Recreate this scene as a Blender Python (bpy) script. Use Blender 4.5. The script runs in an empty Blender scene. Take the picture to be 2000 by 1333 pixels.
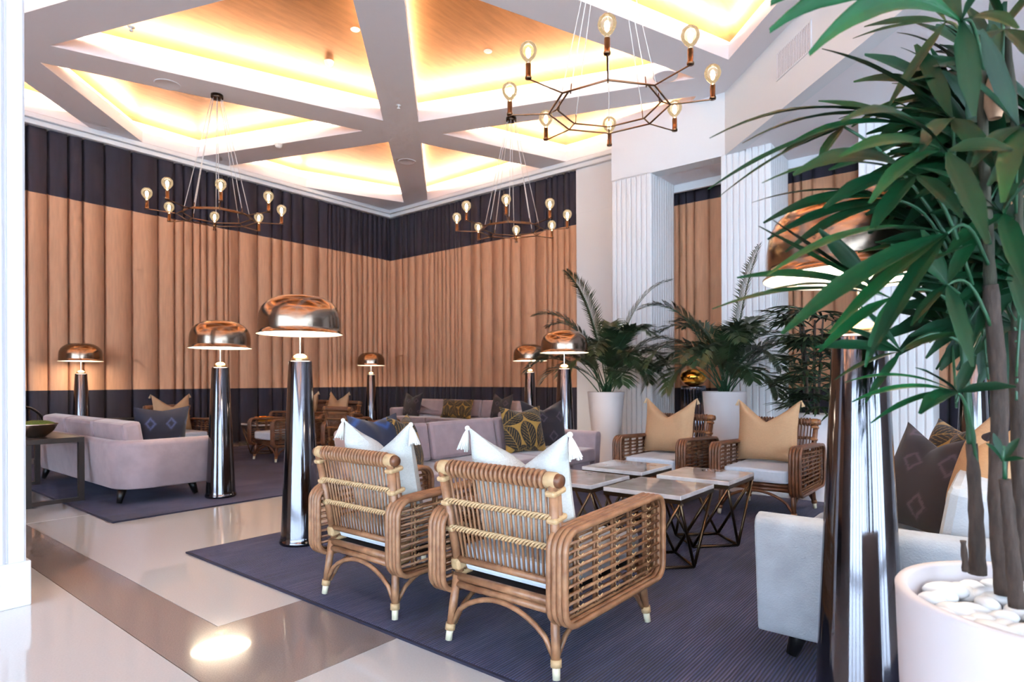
import bpy, bmesh, math, random
from mathutils import Vector, Matrix, geometry
random.seed(7)
PI = math.pi
scene = bpy.context.scene
C = scene.collection

# ------------------------------------------------------------------ camera
TH = math.radians(39.03)
cam_d = bpy.data.cameras.new('camera')
cam_d.sensor_width = 36.0
cam_d.lens = 1186.0 / 2000.0 * 36.0
cam_d.shift_y = 78.3 / 2000.0
cam_d.clip_start = 0.05
cam_d.clip_end = 200
cam_d.dof.use_dof = True
cam_d.dof.focus_distance = 3.0
cam_d.dof.aperture_fstop = 3.5
cam = bpy.data.objects.new('camera', cam_d)
cam.matrix_world = (Matrix.Translation((0, 0, 1.2)) @ Matrix.Rotation(TH - PI / 2, 4, 'Z')
                    @ Matrix.Rotation(PI / 2, 4, 'X') @ Matrix.Rotation(math.radians(-0.2), 4, 'Z'))
C.objects.link(cam)
scene.camera = cam

# ------------------------------------------------------------------ world, exposure
world = bpy.data.worlds.new('world')
scene.world = world
world.use_nodes = True
bg = world.node_tree.nodes['Background']
bg.inputs['Color'].default_value = (0.60, 0.80, 1.0, 1)
bg.inputs['Strength'].default_value = 6.4
scene.view_settings.view_transform = 'Standard'
scene.view_settings.look = 'None'
scene.view_settings.gamma = 1.0
scene.view_settings.use_curve_mapping = False
scene.view_settings.exposure = 1.04
scene.cycles.use_denoising = True
scene.cycles.use_adaptive_sampling = True
scene.cycles.adaptive_threshold = 0.12
scene.cycles.adaptive_min_samples = 12
scene.cycles.max_bounces = 5
scene.cycles.diffuse_bounces = 3
scene.cycles.glossy_bounces = 3
scene.cycles.transparent_max_bounces = 8
scene.cycles.caustics_reflective = False
scene.cycles.caustics_refractive = False
scene.cycles.sample_clamp_indirect = 4.0

# ------------------------------------------------------------------ materials
def S(r, g, b):
    f = lambda c: (c / 255 / 12.92) if c <= 10 else ((c / 255 + 0.055) / 1.055) ** 2.4
    return (f(r), f(g), f(b), 1)

M = {}
def mat(name, col, rough=0.5, metal=0.0, var=0.0, vscale=8.0, stretch=None, bump=0.0, bscale=60.0,
        col2=None, emit=None, estr=0.0, sheen=0.0, alpha=None, aniso=0.0, spec=None, coat=0.0):
    m = bpy.data.materials.new(name)
    m.use_nodes = True
    nt = m.node_tree
    p = nt.nodes['Principled BSDF']
    p.inputs['Base Color'].default_value = col
    p.inputs['Roughness'].default_value = rough
    p.inputs['Metallic'].default_value = metal
    if spec is not None: p.inputs['Specular IOR Level'].default_value = spec
    if coat: p.inputs['Coat Weight'].default_value = coat
    if aniso: p.inputs['Anisotropic'].default_value = aniso
    if sheen:
        p.inputs['Sheen Weight'].default_value = sheen
        p.inputs['Sheen Roughness'].default_value = 0.4
    if emit:
        p.inputs['Emission Color'].default_value = emit
        p.inputs['Emission Strength'].default_value = estr
    if var or bump or col2:
        tc = nt.nodes.new('ShaderNodeTexCoord')
        mp = nt.nodes.new('ShaderNodeMapping')
        nt.links.new(tc.outputs['Object'], mp.inputs['Vector'])
        if stretch: mp.inputs['Scale'].default_value = stretch
    if var or col2:
        n = nt.nodes.new('ShaderNodeTexNoise')
        n.inputs['Scale'].default_value = vscale
        n.inputs['Detail'].default_value = 5
        nt.links.new(mp.outputs['Vector'], n.inputs['Vector'])
        cr = nt.nodes.new('ShaderNodeValToRGB')
        cr.color_ramp.elements[0].position = 0.32
        cr.color_ramp.elements[1].position = 0.68
        c1 = col
        c2 = col2 or tuple(min(1, c * (1 + var)) for c in col[:3]) + (1,)
        if not col2: c1 = tuple(c * (1 - var) for c in col[:3]) + (1,)
        cr.color_ramp.elements[0].color = c1
        cr.color_ramp.elements[1].color = c2
        nt.links.new(n.outputs['Fac'], cr.inputs['Fac'])
        nt.links.new(cr.outputs['Color'], p.inputs['Base Color'])
    if bump:
        n2 = nt.nodes.new('ShaderNodeTexNoise')
        n2.inputs['Scale'].default_value = bscale
        n2.inputs['Detail'].default_value = 3
        nt.links.new(mp.outputs['Vector'], n2.inputs['Vector'])
        b = nt.nodes.new('ShaderNodeBump')
        b.inputs['Strength'].default_value = bump
        b.inputs['Distance'].default_value = 0.01
        nt.links.new(n2.outputs['Fac'], b.inputs['Height'])
        nt.links.new(b.outputs['Normal'], p.inputs['Normal'])
    M[name] = m
    return m

mat('white_paint', S(224, 223, 226), 0.55)
mat('ceiling_paint', S(238, 231, 234), 0.6)
mat('gold_leaf', S(180, 126, 80), 0.42, 0.85, var=0.12, vscale=3.0, stretch=(1, 6, 1))
mat('taupe_panel', S(168, 154, 148), 0.5)
mat('led_strip', (1, 1, 1, 1), 0.5, emit=(1, 0.78, 0.55, 1), estr=84)
mat('tan_fabric', S(204, 150, 116), 0.85, var=0.08, vscale=30, stretch=(1, 1, 0.1), sheen=0.1)
mat('navy_fabric', S(36, 32, 46), 0.85, var=0.15, vscale=30, stretch=(1, 1, 0.1), sheen=0.1)
mat('terrazzo_white', S(224, 218, 215), 0.12, var=0.035, vscale=120, spec=0.6, coat=0.8)
mat('terrazzo_grey', S(158, 142, 136), 0.13, var=0.12, vscale=160, spec=0.6, coat=0.6)
mat('floor_joint', S(120, 108, 100), 0.5)
mat('velvet', S(164, 142, 146), 0.75, var=0.12, vscale=6, sheen=0.4, bump=0.15, bscale=40)
mat('linen_sofa', S(158, 160, 166), 0.8, var=0.14, vscale=7, sheen=0.35, bump=0.2, bscale=150)
mat('cane', S(128, 86, 60), 0.36, var=0.22, vscale=18, col2=S(170, 124, 90))
mat('cane_dark', S(92, 55, 36), 0.36, var=0.22, vscale=14, col2=S(126, 79, 52))
mat('binding', S(196, 162, 120), 0.55, var=0.12, vscale=40)
mat('binding_dark', S(150, 100, 62), 0.5, var=0.12, vscale=40)
mat('foot_tip', S(226, 214, 186), 0.35, var=0.05)
mat('seat_fabric', S(206, 212, 222), 0.8, var=0.04, vscale=40)
mat('deck_dark', S(40, 34, 34), 0.8)
mat('pillow_white', S(212, 212, 208), 0.9, var=0.05, vscale=60, bump=0.5, bscale=120, stretch=(1, 1, 3))
mat('pillow_beige', S(188, 147, 110), 0.9, var=0.06, vscale=60, bump=0.4, bscale=120, stretch=(1, 1, 4))
mat('cone_chrome', S(102, 99, 104), 0.10, 1.0)
mat('shade_copper', S(134, 116, 102), 0.2, 1.0, aniso=0.3)
mat('shade_inner', S(245, 240, 230), 0.5, emit=(1, 0.78, 0.5, 1), estr=0.6)
mat('lamp_glow', (1, 1, 1, 1), 0.5, emit=(1, 0.83, 0.6, 1), estr=9)
mat('lamp_neck', S(214, 170, 120), 0.25, 1.0)
mat('lamp_pole', S(232, 214, 190), 0.2, 1.0)
mat('bronze', S(120, 92, 70), 0.28, 1.0)
mat('bronze_dark', S(70, 56, 48), 0.3, 1.0)
mat('cord', S(226, 218, 214), 0.6)
mat('filament', (1, 1, 1, 1), 0.5, emit=(1, 0.72, 0.38, 1), estr=50)
mat('marble', S(236, 228, 224), 0.05, col2=S(190, 178, 178), vscale=5, spec=0.6, coat=.6)
mat('brass_dark', S(98, 80, 62), 0.3, 1.0, var=0.1, vscale=5)
mat('dark_wood', S(40, 30, 27), 0.4, var=0.15, vscale=20)
mat('black_metal', S(28, 26, 28), 0.35, 0.5)
mat('pot_white', S(218, 208, 210), 0.45, var=0.015, vscale=4)
mat('pebble', S(240, 240, 240), 0.4, var=0.03, vscale=12)
mat('soil', S(70, 58, 50), 0.9, var=0.2, vscale=50)
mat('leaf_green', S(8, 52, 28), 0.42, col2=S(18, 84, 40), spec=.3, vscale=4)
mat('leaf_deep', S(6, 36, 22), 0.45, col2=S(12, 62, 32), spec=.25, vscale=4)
mat('leaf_dark', S(26, 46, 30), 0.45, col2=S(52, 74, 44), vscale=5)
mat('leaf_olive', S(50, 66, 40), 0.45, col2=S(78, 92, 52), vscale=5)
mat('leaf_tip', S(150, 110, 70), 0.6)
mat('stalk_green', S(34, 78, 50), 0.4)
mat('trunk', S(62, 49, 43), 0.9, var=0.35, vscale=60, stretch=(1, 1, 0.3), bump=0.8, bscale=50)
mat('husk_fibre', S(58, 56, 44), 0.9, var=0.4, vscale=50, stretch=(1, 1, .2), bump=0.6)
mat('husk', S(190, 150, 120), 0.9, var=0.2)
mat('gold_polish', S(230, 168, 70), 0.08, 1.0)
mat('smoke_chrome', S(120, 122, 134), 0.12, 1.0)
mat('moss', S(92, 106, 40), 0.9, var=0.4, vscale=60, bump=0.8)
mat('silver_bowl', S(170, 160, 152), 0.25, 1.0)
mat('tassel', S(236, 232, 226), 0.9)
mat('tassel_beige', S(212, 178, 140), 0.9)
mat('lens_white', S(232, 228, 226), 0.4)

def attr_mat(name, rough=0.85):
    m = bpy.data.materials.new(name)
    m.use_nodes = True
    nt = m.node_tree
    p = nt.nodes['Principled BSDF']
    a = nt.nodes.new('ShaderNodeVertexColor')
    a.layer_name = 'weave'
    nt.links.new(a.outputs['Color'], p.inputs['Base Color'])
    p.inputs['Roughness'].default_value = rough
    p.inputs['Sheen Weight'].default_value = 0.15
    M[name] = m
attr_mat('printed_fabric')

def glass_mat():
    m = bpy.data.materials.new('bulb_glass')
    m.use_nodes = True
    nt = m.node_tree
    nt.nodes.clear()
    o = nt.nodes.new('ShaderNodeOutputMaterial')
    t = nt.nodes.new('ShaderNodeBsdfTransparent')
    t.inputs['Color'].default_value = (1, 0.9, 0.74, 1)
    g = nt.nodes.new('ShaderNodeBsdfGlossy')
    g.inputs['Roughness'].default_value = 0.05
    lw = nt.nodes.new('ShaderNodeLayerWeight')
    lw.inputs['Blend'].default_value = 0.35
    e = nt.nodes.new('ShaderNodeEmission')
    e.inputs['Color'].default_value = (1, 0.78, 0.5, 1)
    e.inputs['Strength'].default_value = 0.07
    mx = nt.nodes.new('ShaderNodeMixShader')
    ad = nt.nodes.new('ShaderNodeAddShader')
    nt.links.new(lw.outputs['Fresnel'], mx.inputs['Fac'])
    nt.links.new(t.outputs[0], mx.inputs[1])
    nt.links.new(g.outputs[0], mx.inputs[2])
    nt.links.new(mx.outputs[0], ad.inputs[0])
    nt.links.new(e.outputs[0], ad.inputs[1])
    nt.links.new(ad.outputs[0], o.inputs['Surface'])
    M['bulb_glass'] = m
glass_mat()

def rug_mat():
    m = bpy.data.materials.new('rug_pile')
    m.use_nodes = True
    nt = m.node_tree
    L = nt.links.new
    p = nt.nodes['Principled BSDF']
    tc = nt.nodes.new('ShaderNodeTexCoord')
    sx = nt.nodes.new('ShaderNodeSeparateXYZ')
    L(tc.outputs['Object'], sx.inputs[0])
    def noise(scale, st, det=4):
        mp = nt.nodes.new('ShaderNodeMapping')
        mp.inputs['Scale'].default_value = st
        L(tc.outputs['Object'], mp.inputs['Vector'])
        n = nt.nodes.new('ShaderNodeTexNoise')
        n.inputs['Scale'].default_value = scale
        n.inputs['Detail'].default_value = det
        L(mp.outputs[0], n.inputs['Vector'])
        return n.outputs['Fac']
    def math_(op, a, b=None, bv=0.0):
        n = nt.nodes.new('ShaderNodeMath')
        n.operation = op
        if isinstance(a, float): n.inputs[0].default_value = a
        else: L(a, n.inputs[0])
        if b is not None: L(b, n.inputs[1])
        else: n.inputs[1].default_value = bv
        return n.outputs[0]
    big = noise(1.3, (1, 1.6, 1), 6)
    streak = noise(60, (0.05, 1, 1), 3)
    wig = math_('MULTIPLY', noise(3, (1, 1, 1)), None, 0.01)
    yy = math_('ADD', sx.outputs['Y'], wig)
    st = math_('SINE', math_('MULTIPLY', yy, None, 2 * PI / 0.014))
    ramp = nt.nodes.new('ShaderNodeValToRGB')
    e = ramp.color_ramp.elements
    e[0].position = 0.3; e[0].color = S(30, 31, 54)
    e[1].position = 0.7; e[1].color = S(106, 95, 124)
    x = e.new(0.5); x.color = S(56, 60, 102)
    f = math_('ADD', math_('MULTIPLY', big, None, 0.65), math_('MULTIPLY', streak, None, 0.35))
    L(f, ramp.inputs['Fac'])
    k = math_('ADD', math_('MULTIPLY', st, None, 0.6), None, 0.85)
    mul = nt.nodes.new('ShaderNodeVectorMath'); mul.operation = 'SCALE'
    L(ramp.outputs['Color'], mul.inputs[0]); L(k, mul.inputs['Scale'])
    L(mul.outputs[0], p.inputs['Base Color'])
    b = nt.nodes.new('ShaderNodeBump')
    b.inputs['Strength'].default_value = 0.6
    b.inputs['Distance'].default_value = 0.004
    L(st, b.inputs['Height']); L(b.outputs[0], p.inputs['Normal'])
    p.inputs['Roughness'].default_value = 0.8
    p.inputs['Sheen Weight'].default_value = 0.08
    M['rug_pile'] = m
rug_mat()
for nm in ('shade_inner', 'bulb_glass'): M[nm].cycles.emission_sampling = 'NONE'
mat('rug_edge', S(34, 34, 56), 0.9)

# ------------------------------------------------------------------ mesh helpers
class MB:
    def __init__(self):
        self.v = []; self.f = []; self.sm = []; self.mi = []; self.cur = 0
    def add(self, vs, fs, smooth=False):
        o = len(self.v)
        self.v += [tuple(p) for p in vs]
        for q in fs:
            self.f.append(tuple(i + o for i in q)); self.sm.append(smooth); self.mi.append(self.cur)
        return self
    def box(self, x0, x1, y0, y1, z0, z1):
        vs = [(x, y, z) for z in (z0, z1) for y in (y0, y1) for x in (x0, x1)]
        return self.add(vs, [(0, 2, 3, 1), (4, 5, 7, 6), (0, 1, 5, 4), (2, 6, 7, 3), (0, 4, 6, 2), (1, 3, 7, 5)])
    def prism(self, poly, z0, z1, smooth=False):
        n = len(poly)
        vs = [(p[0], p[1], z0) for p in poly] + [(p[0], p[1], z1) for p in poly]
        self.add(vs, [tuple(range(n - 1, -1, -1)), tuple(range(n, 2 * n))])
        return self.add(vs, [(i, (i + 1) % n, n + (i + 1) % n, n + i) for i in range(n)], smooth)
    def tube(self, pts, r, n=8, closed=False, caps=True):
        pts = [Vector(p) for p in pts]
        m = len(pts)
        rs = r if isinstance(r, (list, tuple)) else [r] * m
        tang = []
        for i in range(m):
            if closed: t = pts[(i + 1) % m] - pts[i - 1]
            else: t = pts[min(i + 1, m - 1)] - pts[max(i - 1, 0)]
            tang.append(t.normalized())
        t0 = tang[0]
        up = Vector((0, 0, 1)) if abs(t0.z) < 0.9 else Vector((1, 0, 0))
        nrm = (up - t0 * up.dot(t0)).normalized()
        vs = []
        for i in range(m):
            t = tang[i]
            nrm = (nrm - t * nrm.dot(t)).normalized()
            b = t.cross(nrm)
            for k in range(n):
                a = 2 * PI * k / n
                vs.append(pts[i] + (nrm * math.cos(a) + b * math.sin(a)) * rs[i])
        fs = []
        for i in range(m if closed else m - 1):
            j = (i + 1) % m
            for k in range(n):
                l = (k + 1) % n
                fs.append((i * n + k, i * n + l, j * n + l, j * n + k))
        self.add(vs, fs, True)
        if caps and not closed:
            self.add(vs[:n], [tuple(range(n - 1, -1, -1))])
            self.add(vs[-n:], [tuple(range(n))])
        return self
    def lathe(self, prof, n=32, c=(0, 0, 0), axis='z'):
        vs = []
        for r, z in prof:
            for k in range(n):
                a = 2 * PI * k / n
                x, y = r * math.cos(a), r * math.sin(a)
                p = (x, y, z) if axis == 'z' else ((x, z, y) if axis == 'y' else (z, x, y))
                vs.append((p[0] + c[0], p[1] + c[1], p[2] + c[2]))
        fs = []
        for i in range(len(prof) - 1):
            for k in range(n):
                l = (k + 1) % n
                q = (i * n + k, i * n + l, (i + 1) * n + l, (i + 1) * n + k)
                fs.append(q if axis != 'y' else q[::-1])
        return self.add(vs, fs, True)
    def sphere(self, c, rx, ry=None, rz=None, n=16, m=10):
        ry = ry or rx; rz = rz or rx
        vs = []
        for i in range(m + 1):
            t = PI * i / m
            for k in range(n):
                a = 2 * PI * k / n
                vs.append((c[0] + rx * math.sin(t) * math.cos(a), c[1] + ry * math.sin(t) * math.sin(a), c[2] - rz * math.cos(t)))
        fs = [(i * n + k, i * n + (k + 1) % n, (i + 1) * n + (k + 1) % n, (i + 1) * n + k) for i in range(m) for k in range(n)]
        return self.add(vs, fs, True)
    def mesh(self, name, mats):
        me = bpy.data.meshes.new(name)
        me.from_pydata(self.v, [], self.f)
        for mt in (mats if isinstance(mats, (list, tuple)) else [mats]):
            me.materials.append(M[mt])
        me.polygons.foreach_set('use_smooth', self.sm)
        me.polygons.foreach_set('material_index', self.mi)
        bm = bmesh.new(); bm.from_mesh(me)
        bmesh.ops.remove_doubles(bm, verts=bm.verts, dist=1e-6)
        bmesh.ops.recalc_face_normals(bm, faces=bm.faces)
        bm.to_mesh(me); bm.free()
        return me
    def build(self, name, mats, parent=None, bevel=0, loc=None, rot=None):
        return link(name, self.mesh(name, mats), parent, bevel, loc, rot)

def link(name, me, parent=None, bevel=0, loc=None, rot=None):
    o = bpy.data.objects.new(name, me)
    C.objects.link(o)
    if parent: o.parent = parent
    if loc: o.location = loc
    if rot: o.rotation_euler = rot
    if bevel:
        b = o.modifiers.new('bevel', 'BEVEL'); b.width = bevel; b.segments = 2; b.limit_method = 'ANGLE'
        w = o.modifiers.new('wn', 'WEIGHTED_NORMAL') if False else None
    return o

def tag(o, label=None, cat=None, group=None, kind=None):
    if label: o['label'] = label
    if cat: o['category'] = cat
    if group: o['group'] = group
    if kind: o['kind'] = kind
    return o
def thing(name, label, cat, loc=(0, 0, 0), rz=0, group=None):
    o = bpy.data.objects.new(name, None)
    o.empty_display_size = 0.1
    C.objects.link(o)
    o.location = loc; o.rotation_euler = (0, 0, rz)
    return tag(o, label, cat, group)
def copy_tree(o, parent=None):
    c = o.copy(); C.objects.link(c); c.parent = parent
    for ch in o.children: copy_tree(ch, c)
    return c
def dup(root, loc, rz, label, group=None):
    c = copy_tree(root)
    c.location = loc; c.rotation_euler = (0, 0, rz); c['label'] = label
    if group: c['group'] = group
    return c
def struct(o): o['kind'] = 'structure'; return o
def rrect(x0, x1, y0, y1, r, seg=5):
    pts = []
    for cx, cy, a0 in ((x1 - r, y1 - r, 0), (x0 + r, y1 - r, 90), (x0 + r, y0 + r, 180), (x1 - r, y0 + r, 270)):
        for k in range(seg + 1):
            a = math.radians(a0 + 90 * k / seg)
            pts.append((cx + r * math.cos(a), cy + r * math.sin(a)))
    return pts

# ------------------------------------------------------------------ the room
UB, VL, HC, UC = 9.94, 11.95, 5.40, 8.83     # curtain planes, ceiling, colonnade front
SOF = 4.50                                    # soffit over the colonnade
UW, VR = -9.0, -9.0                           # walls behind the viewpoint, glazed around their corner

floor = struct(MB().box(UW, UB + .2, VR, VL + .2, -0.2, -0.012).build('floor', 'floor_joint'))
J = 0.004
def panel(nm, u0, u1, v0, v1, m):
    MB().box(u0 + J, u1 - J, v0 + J, v1 - J, -0.012, 0).build(nm, m, floor)
panel('terrazzo_panel', 1.40, UB + .2, 3.00, 6.46, 'terrazzo_white')
panel('terrazzo_panel', 1.40, 5.6, 6.46, VL + .2, 'terrazzo_white')
panel('terrazzo_panel', 5.6, UB + .2, 6.46, VL + .2, 'terrazzo_white')
MB().prism([(1.10, 2.21), (UB + .2, 2.21), (UB + .2, 3.0), (1.40, 3.0), (1.40, VL + .2), (1.10, VL + .2)], -.012, 0).build('terrazzo_band', 'terrazzo_grey', floor)
panel('terrazzo_panel', UW, 1.10, 2.21, 6.46, 'terrazzo_white')
panel('terrazzo_panel', UW, 1.10, 6.46, VL + .2, 'terrazzo_white')
panel('terrazzo_panel', UW, 1.10, VR, 2.21, 'terrazzo_white')
panel('terrazzo_panel', 1.10, UB + .2, VR, 2.21, 'terrazzo_white')

struct(MB().box(UW, UB + .4, VL + .1, VL + .3, 0, 6.2).build('wall_left', 'white_paint'))
wb = struct(MB().box(UB + .12, UB + .32, VR, VL + .1, 0, 6.2).build('wall_back', 'white_paint'))
# two walls behind the viewpoint, glazed where they meet
def glazed(nm, along_u, bays, lo, hi, m):
    b = MB()
    def bx(a0, a1, z0, z1, d0=-.2, d1=0):
        if along_u: b.box(a0, a1, VR + d0, VR + d1, z0, z1)
        else: b.box(UW + d0, UW + d1, a0, a1, z0, z1)
    cur = lo
    for a0, a1 in bays:
        bx(cur, a0, 0, 6.2); bx(a0, a1, 0, .1); bx(a0, a1, 4.9, 6.2); cur = a1
    bx(cur, hi, 0, 6.2)
    struct(b.build(nm, m))
WB_U = [(-8.9 + 1.9 * k, -7.15 + 1.9 * k) for k in range(6)]
WB_V = [(-8.9 + 1.9 * k, -7.15 + 1.9 * k) for k in range(7)]
glazed('wall_right', True, WB_U, UW, UB + .4, 'taupe_panel')
glazed('wall_front', False, WB_V, VR, VL + .1, 'taupe_panel')
nw = 0
for au, bays in ((True, WB_U), (False, WB_V)):
    for a, b_ in bays:
        nw += 1
        fr = MB()
        for p, q, z0, z1 in ((a, a + .05, .1, 4.9), (b_ - .05, b_, .1, 4.9), (a, b_, .1, .17), (a, b_, 4.83, 4.9), (a, b_, 3.2, 3.25)):
            if au: fr.box(p, q, VR - .14, VR - .06, z0, z1)
            else: fr.box(UW - .14, UW - .06, p, q, z0, z1)
        struct(fr.build('window_%d' % nw, 'black_metal'))

# ------- coffered ceiling on a triangular lattice
roof = struct(MB().box(UW, UB + .4, VR, VL + .3, 6.2, 6.3).build('roof_slab', 'white_paint'))
N1 = Vector((6.80, 7.86)); E1 = Vector((-5.01, 1.83)); E2 = Vector((1.83, -5.01))
def clip(poly, a, b, c):            # keep a*x+b*y <= c
    out = []
    n = len(poly)
    for i in range(n):
        p, q = poly[i], poly[(i + 1) % n]
        dp, dq = a * p[0] + b * p[1] - c, a * q[0] + b * q[1] - c
        if dp <= 0: out.append(p)
        if dp * dq < 0:
            t = dp / (dp - dq)
            out.append((p[0] + t * (q[0] - p[0]), p[1] + t * (q[1] - p[1])))
    return out
def inset(tri, d):
    n = len(tri); lines = []
    cx = sum(p[0] for p in tri) / n; cy = sum(p[1] for p in tri) / n
    poly = [(cx - 30, cy - 30), (cx + 30, cy - 30), (cx + 30, cy + 30), (cx - 30, cy + 30)]
    for i in range(n):
        p, q = tri[i], tri[(i + 1) % n]
        nx, ny = q[1] - p[1], -(q[0] - p[0])
        l = math.hypot(nx, ny); nx /= l; ny /= l
        if nx * (cx - p[0]) + ny * (cy - p[1]) > 0: nx, ny = -nx, -ny
        poly = clip(poly, nx, ny, nx * p[0] + ny * p[1] - d)
        if len(poly) < 3: return []
    return poly
def room(poly, m):
    for a, b, c in ((1, 0, UB + .1 - m), (0, 1, VL + .1 - m), (-1, 0, -UW - m), (0, -1, -VR - m)):
        if len(poly) < 3: return []
        poly = clip(poly, a, b, c)
    if len(poly) >= 3:
        poly = clip(poly, 1 / 2 ** .5, -1 / 2 ** .5, 5.68 / 2 ** .5 - (m if m > .0 else -.02))
    return poly if len(poly) >= 3 else []
def area(p): return abs(sum(p[i][0] * p[(i + 1) % len(p)][1] - p[(i + 1) % len(p)][0] * p[i][1] for i in range(len(p)))) / 2
ceiling = struct(thing('ceiling', None, None, (0, 0, 0)))
beams = MB(); 
RIM, TOP = 0.20, 5.82
for i in range(-4, 8):
    for j in range(-4, 8):
        n0 = N1 + E1 * i + E2 * j
        for tri in ((n0, n0 + E1, n0 + E1 + E2), (n0, n0 + E2, n0 + E1 + E2)):
            tri = [tuple(p) for p in tri]
            cell = room(tri, 0.0)
            if len(cell) < 3 or area(cell) < 0.01: continue
            op = room(inset(tri, 0.28), 0.36)
            if len(op) < 3 or area(op) < 0.12:
                beams.add([(p[0], p[1], HC) for p in cell], [tuple(range(len(cell)))])
                continue
            tess = geometry.tessellate_polygon([[Vector((p[0], p[1], 0)) for p in cell], [Vector((p[0], p[1], 0)) for p in op]])
            allp = cell + op
            beams.add([(p[0], p[1], HC) for p in allp], [tuple(t) for t in tess])
            # rim (inner upright face of the opening)
            n = len(op)
            rimo = inset(op, -0.03)
            rm = MB()
            vs = [(p[0], p[1], HC) for p in op] + [(p[0], p[1], HC + RIM) for p in op]
            rm.add(vs, [(k, (k + 1) % n, n + (k + 1) % n, n + k) for k in range(n)])
            rm.build('coffer_rim', 'ceiling_paint', ceiling)
            up = room(inset(tri, 0.06), 0.12)
            nu = len(up)
            led = MB(); box = MB()
            # ledge + upstand + gold field
            t2 = geometry.tessellate_polygon([[Vector((p[0], p[1], 0)) for p in up], [Vector((p[0], p[1], 0)) for p in op]])
            box.add([(p[0], p[1], HC + RIM) for p in up + op], [tuple(t) for t in t2])
            box.add([(p[0], p[1], HC + RIM) for p in up] + [(p[0], p[1], TOP) for p in up],
                    [(k, (k + 1) % nu, nu + (k + 1) % nu, nu + k) for k in range(nu)])
            box.build('coffer_ledge', 'ceiling_paint', ceiling)
            MB().add([(p[0], p[1], TOP) for p in up], [tuple(range(nu))]).build('gold_panel', 'gold_leaf', ceiling)
            a = room(inset(tri, 0.17), 0.25)
            if len(a) >= 3:
                for k in range(len(a)):
                    p, q = Vector(a[k]), Vector(a[(k + 1) % len(a)])
                    if (q - p).length < .25: continue
                    d = (q - p).normalized(); nn = Vector((-d.y, d.x))
                    p2, q2 = p + d * .05, q - d * .05
                    led.prism([p2 - nn * .012, q2 - nn * .012, q2 + nn * .012, p2 + nn * .012], HC + RIM + .005, HC + RIM + .025)
                led.build('cove_light_strip', 'led_strip', ceiling)
beams.build('beam_soffit', 'ceiling_paint', ceiling)
# cornices above the curtains
struct(MB().box(UW, UB + .1, VL - .20, VL + .1, 5.24, 5.32).box(UW, UB + .1, VL - .26, VL + .1, 5.32, HC).build('trim_1', 'white_paint', bevel=.01))
struct(MB().box(UB - .20, UB + .1, 5.0, VL - .2, 5.24, 5.32).box(UB - .26, UB + .1, 5.0, VL - .2, 5.32, HC).build('trim_2', 'white_paint', bevel=.01))

# ------- header over the colonnade (straight, then turning 45 degrees), soffit and valance
hd = MB().box(UC, UC + .25, 3.1, 5.03, SOF - .02, HC + .1)
hd.prism([(UC, 3.15), (UC + .25, 3.15), (UC + .25 - 12.1, 3.15 - 12.1), (UC - 12.1, 3.15 - 12.1)], SOF - .02, HC + .1)
header = struct(hd.build('wall_header', 'white_paint'))
sf = MB().box(UC + .1, UB + .1, 3.15, 5.03, SOF, SOF + .05)
sf.prism([(UC + .05, 3.15), (UB + .1, 3.15), (UB + .1, VR), (UC + .05 - 12.1, 3.15 - 12.1)], SOF, SOF + .05)
struct(sf.build('ceiling_soffit', 'ceiling_paint'))
struct(MB().box(UB - .24, UB - .18, VR, 5.0, SOF - .13, SOF).build('trim_3', 'white_paint'))
# flat recess wall between the curtain and the first column
struct(MB().box(UB - .12, UB + .12, 4.9, 6.36, 0, HC).box(UB - .125, UB - .12, 4.9, 6.36, 4.40, 5.24).box(UB - .14, UB - .12, 4.9, 6.36, 0, .15).build('wall_recess', 'white_paint'))
# grille set in the 45 degree header
gv = thing('air_grille', 'white slatted air grille high on the angled white wall', 'grille', (UC - 1.25, 3.15 - 1.25, 4.88), math.radians(45))
MB().box(-.35, .35, .0, .003, 0, .31).build('backing', 'taupe_panel', gv)
MB().box(-.36, .36, -.0, .012, .30, .32).box(-.36, -.34, 0, .012, 0, .32).box(.34, .36, 0, .012, 0, .32).box(-.36, .36, 0, .012, -.02, 0).build('frame', 'white_paint', gv)
gs = MB().box(-.004, .004, .0, .010, 0, .30).mesh('slat', 'ceiling_paint')
for k in range(22): link('slat', gs, gv, loc=(-.33 + k * .0315, 0, 0))

# ------- reeded columns
reed_cache = {}
def reed(wd, h):
    key = (round(wd, 3), round(h, 2))
    if key not in reed_cache:
        w = wd / 2; d = .022
        poly = [(0, -w), (-d * .7, -w), (-d, -w * .72), (-d, w * .72), (-d * .7, w), (0, w)]
        reed_cache[key] = MB().prism(poly, 0, h).mesh('reed', 'white_paint')
    return reed_cache[key]
def column(u0, u1, v0, v1, h, label, z0=.16, faces='ur', nm='column'):
    c = thing(nm, None, None, ((u0 + u1) / 2, (v0 + v1) / 2, 0))
    struct(c)
    hu, hv = (u1 - u0) / 2, (v1 - v0) / 2
    MB().box(-hu + .022, hu - .022, -hv + .022, hv - .022, 0, h).build('core', 'ceiling_paint', c)
    MB().box(-hu - .012, hu + .012, -hv - .012, hv + .012, 0, z0).build('plinth', 'white_paint', c, bevel=.006)
    nv = max(2, round((v1 - v0) / .09)); pw = (v1 - v0) / nv
    for k in range(nv):
        link('reed', reed(pw - .014, h - z0), c, loc=(-hu + .022, -hv + pw * (k + .5), z0))
    nu = max(2, round((u1 - u0) / .09)); pw = (u1 - u0) / nu
    for k in range(nu):
        link('reed', reed(pw - .014, h - z0), c, loc=(-hu + pw * (k + .5), -hv + .022, z0), rot=(0, 0, PI / 2))
    return c
column(UC, 9.70, 4.32, 5.03, SOF, '')
column(UC, 9.70, 2.51, 3.22, SOF, '')
column(UC, 9.70, .66, 1.45, SOF, '')
column(UC, 9.70, -1.12, -.40, SOF, '')
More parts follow.
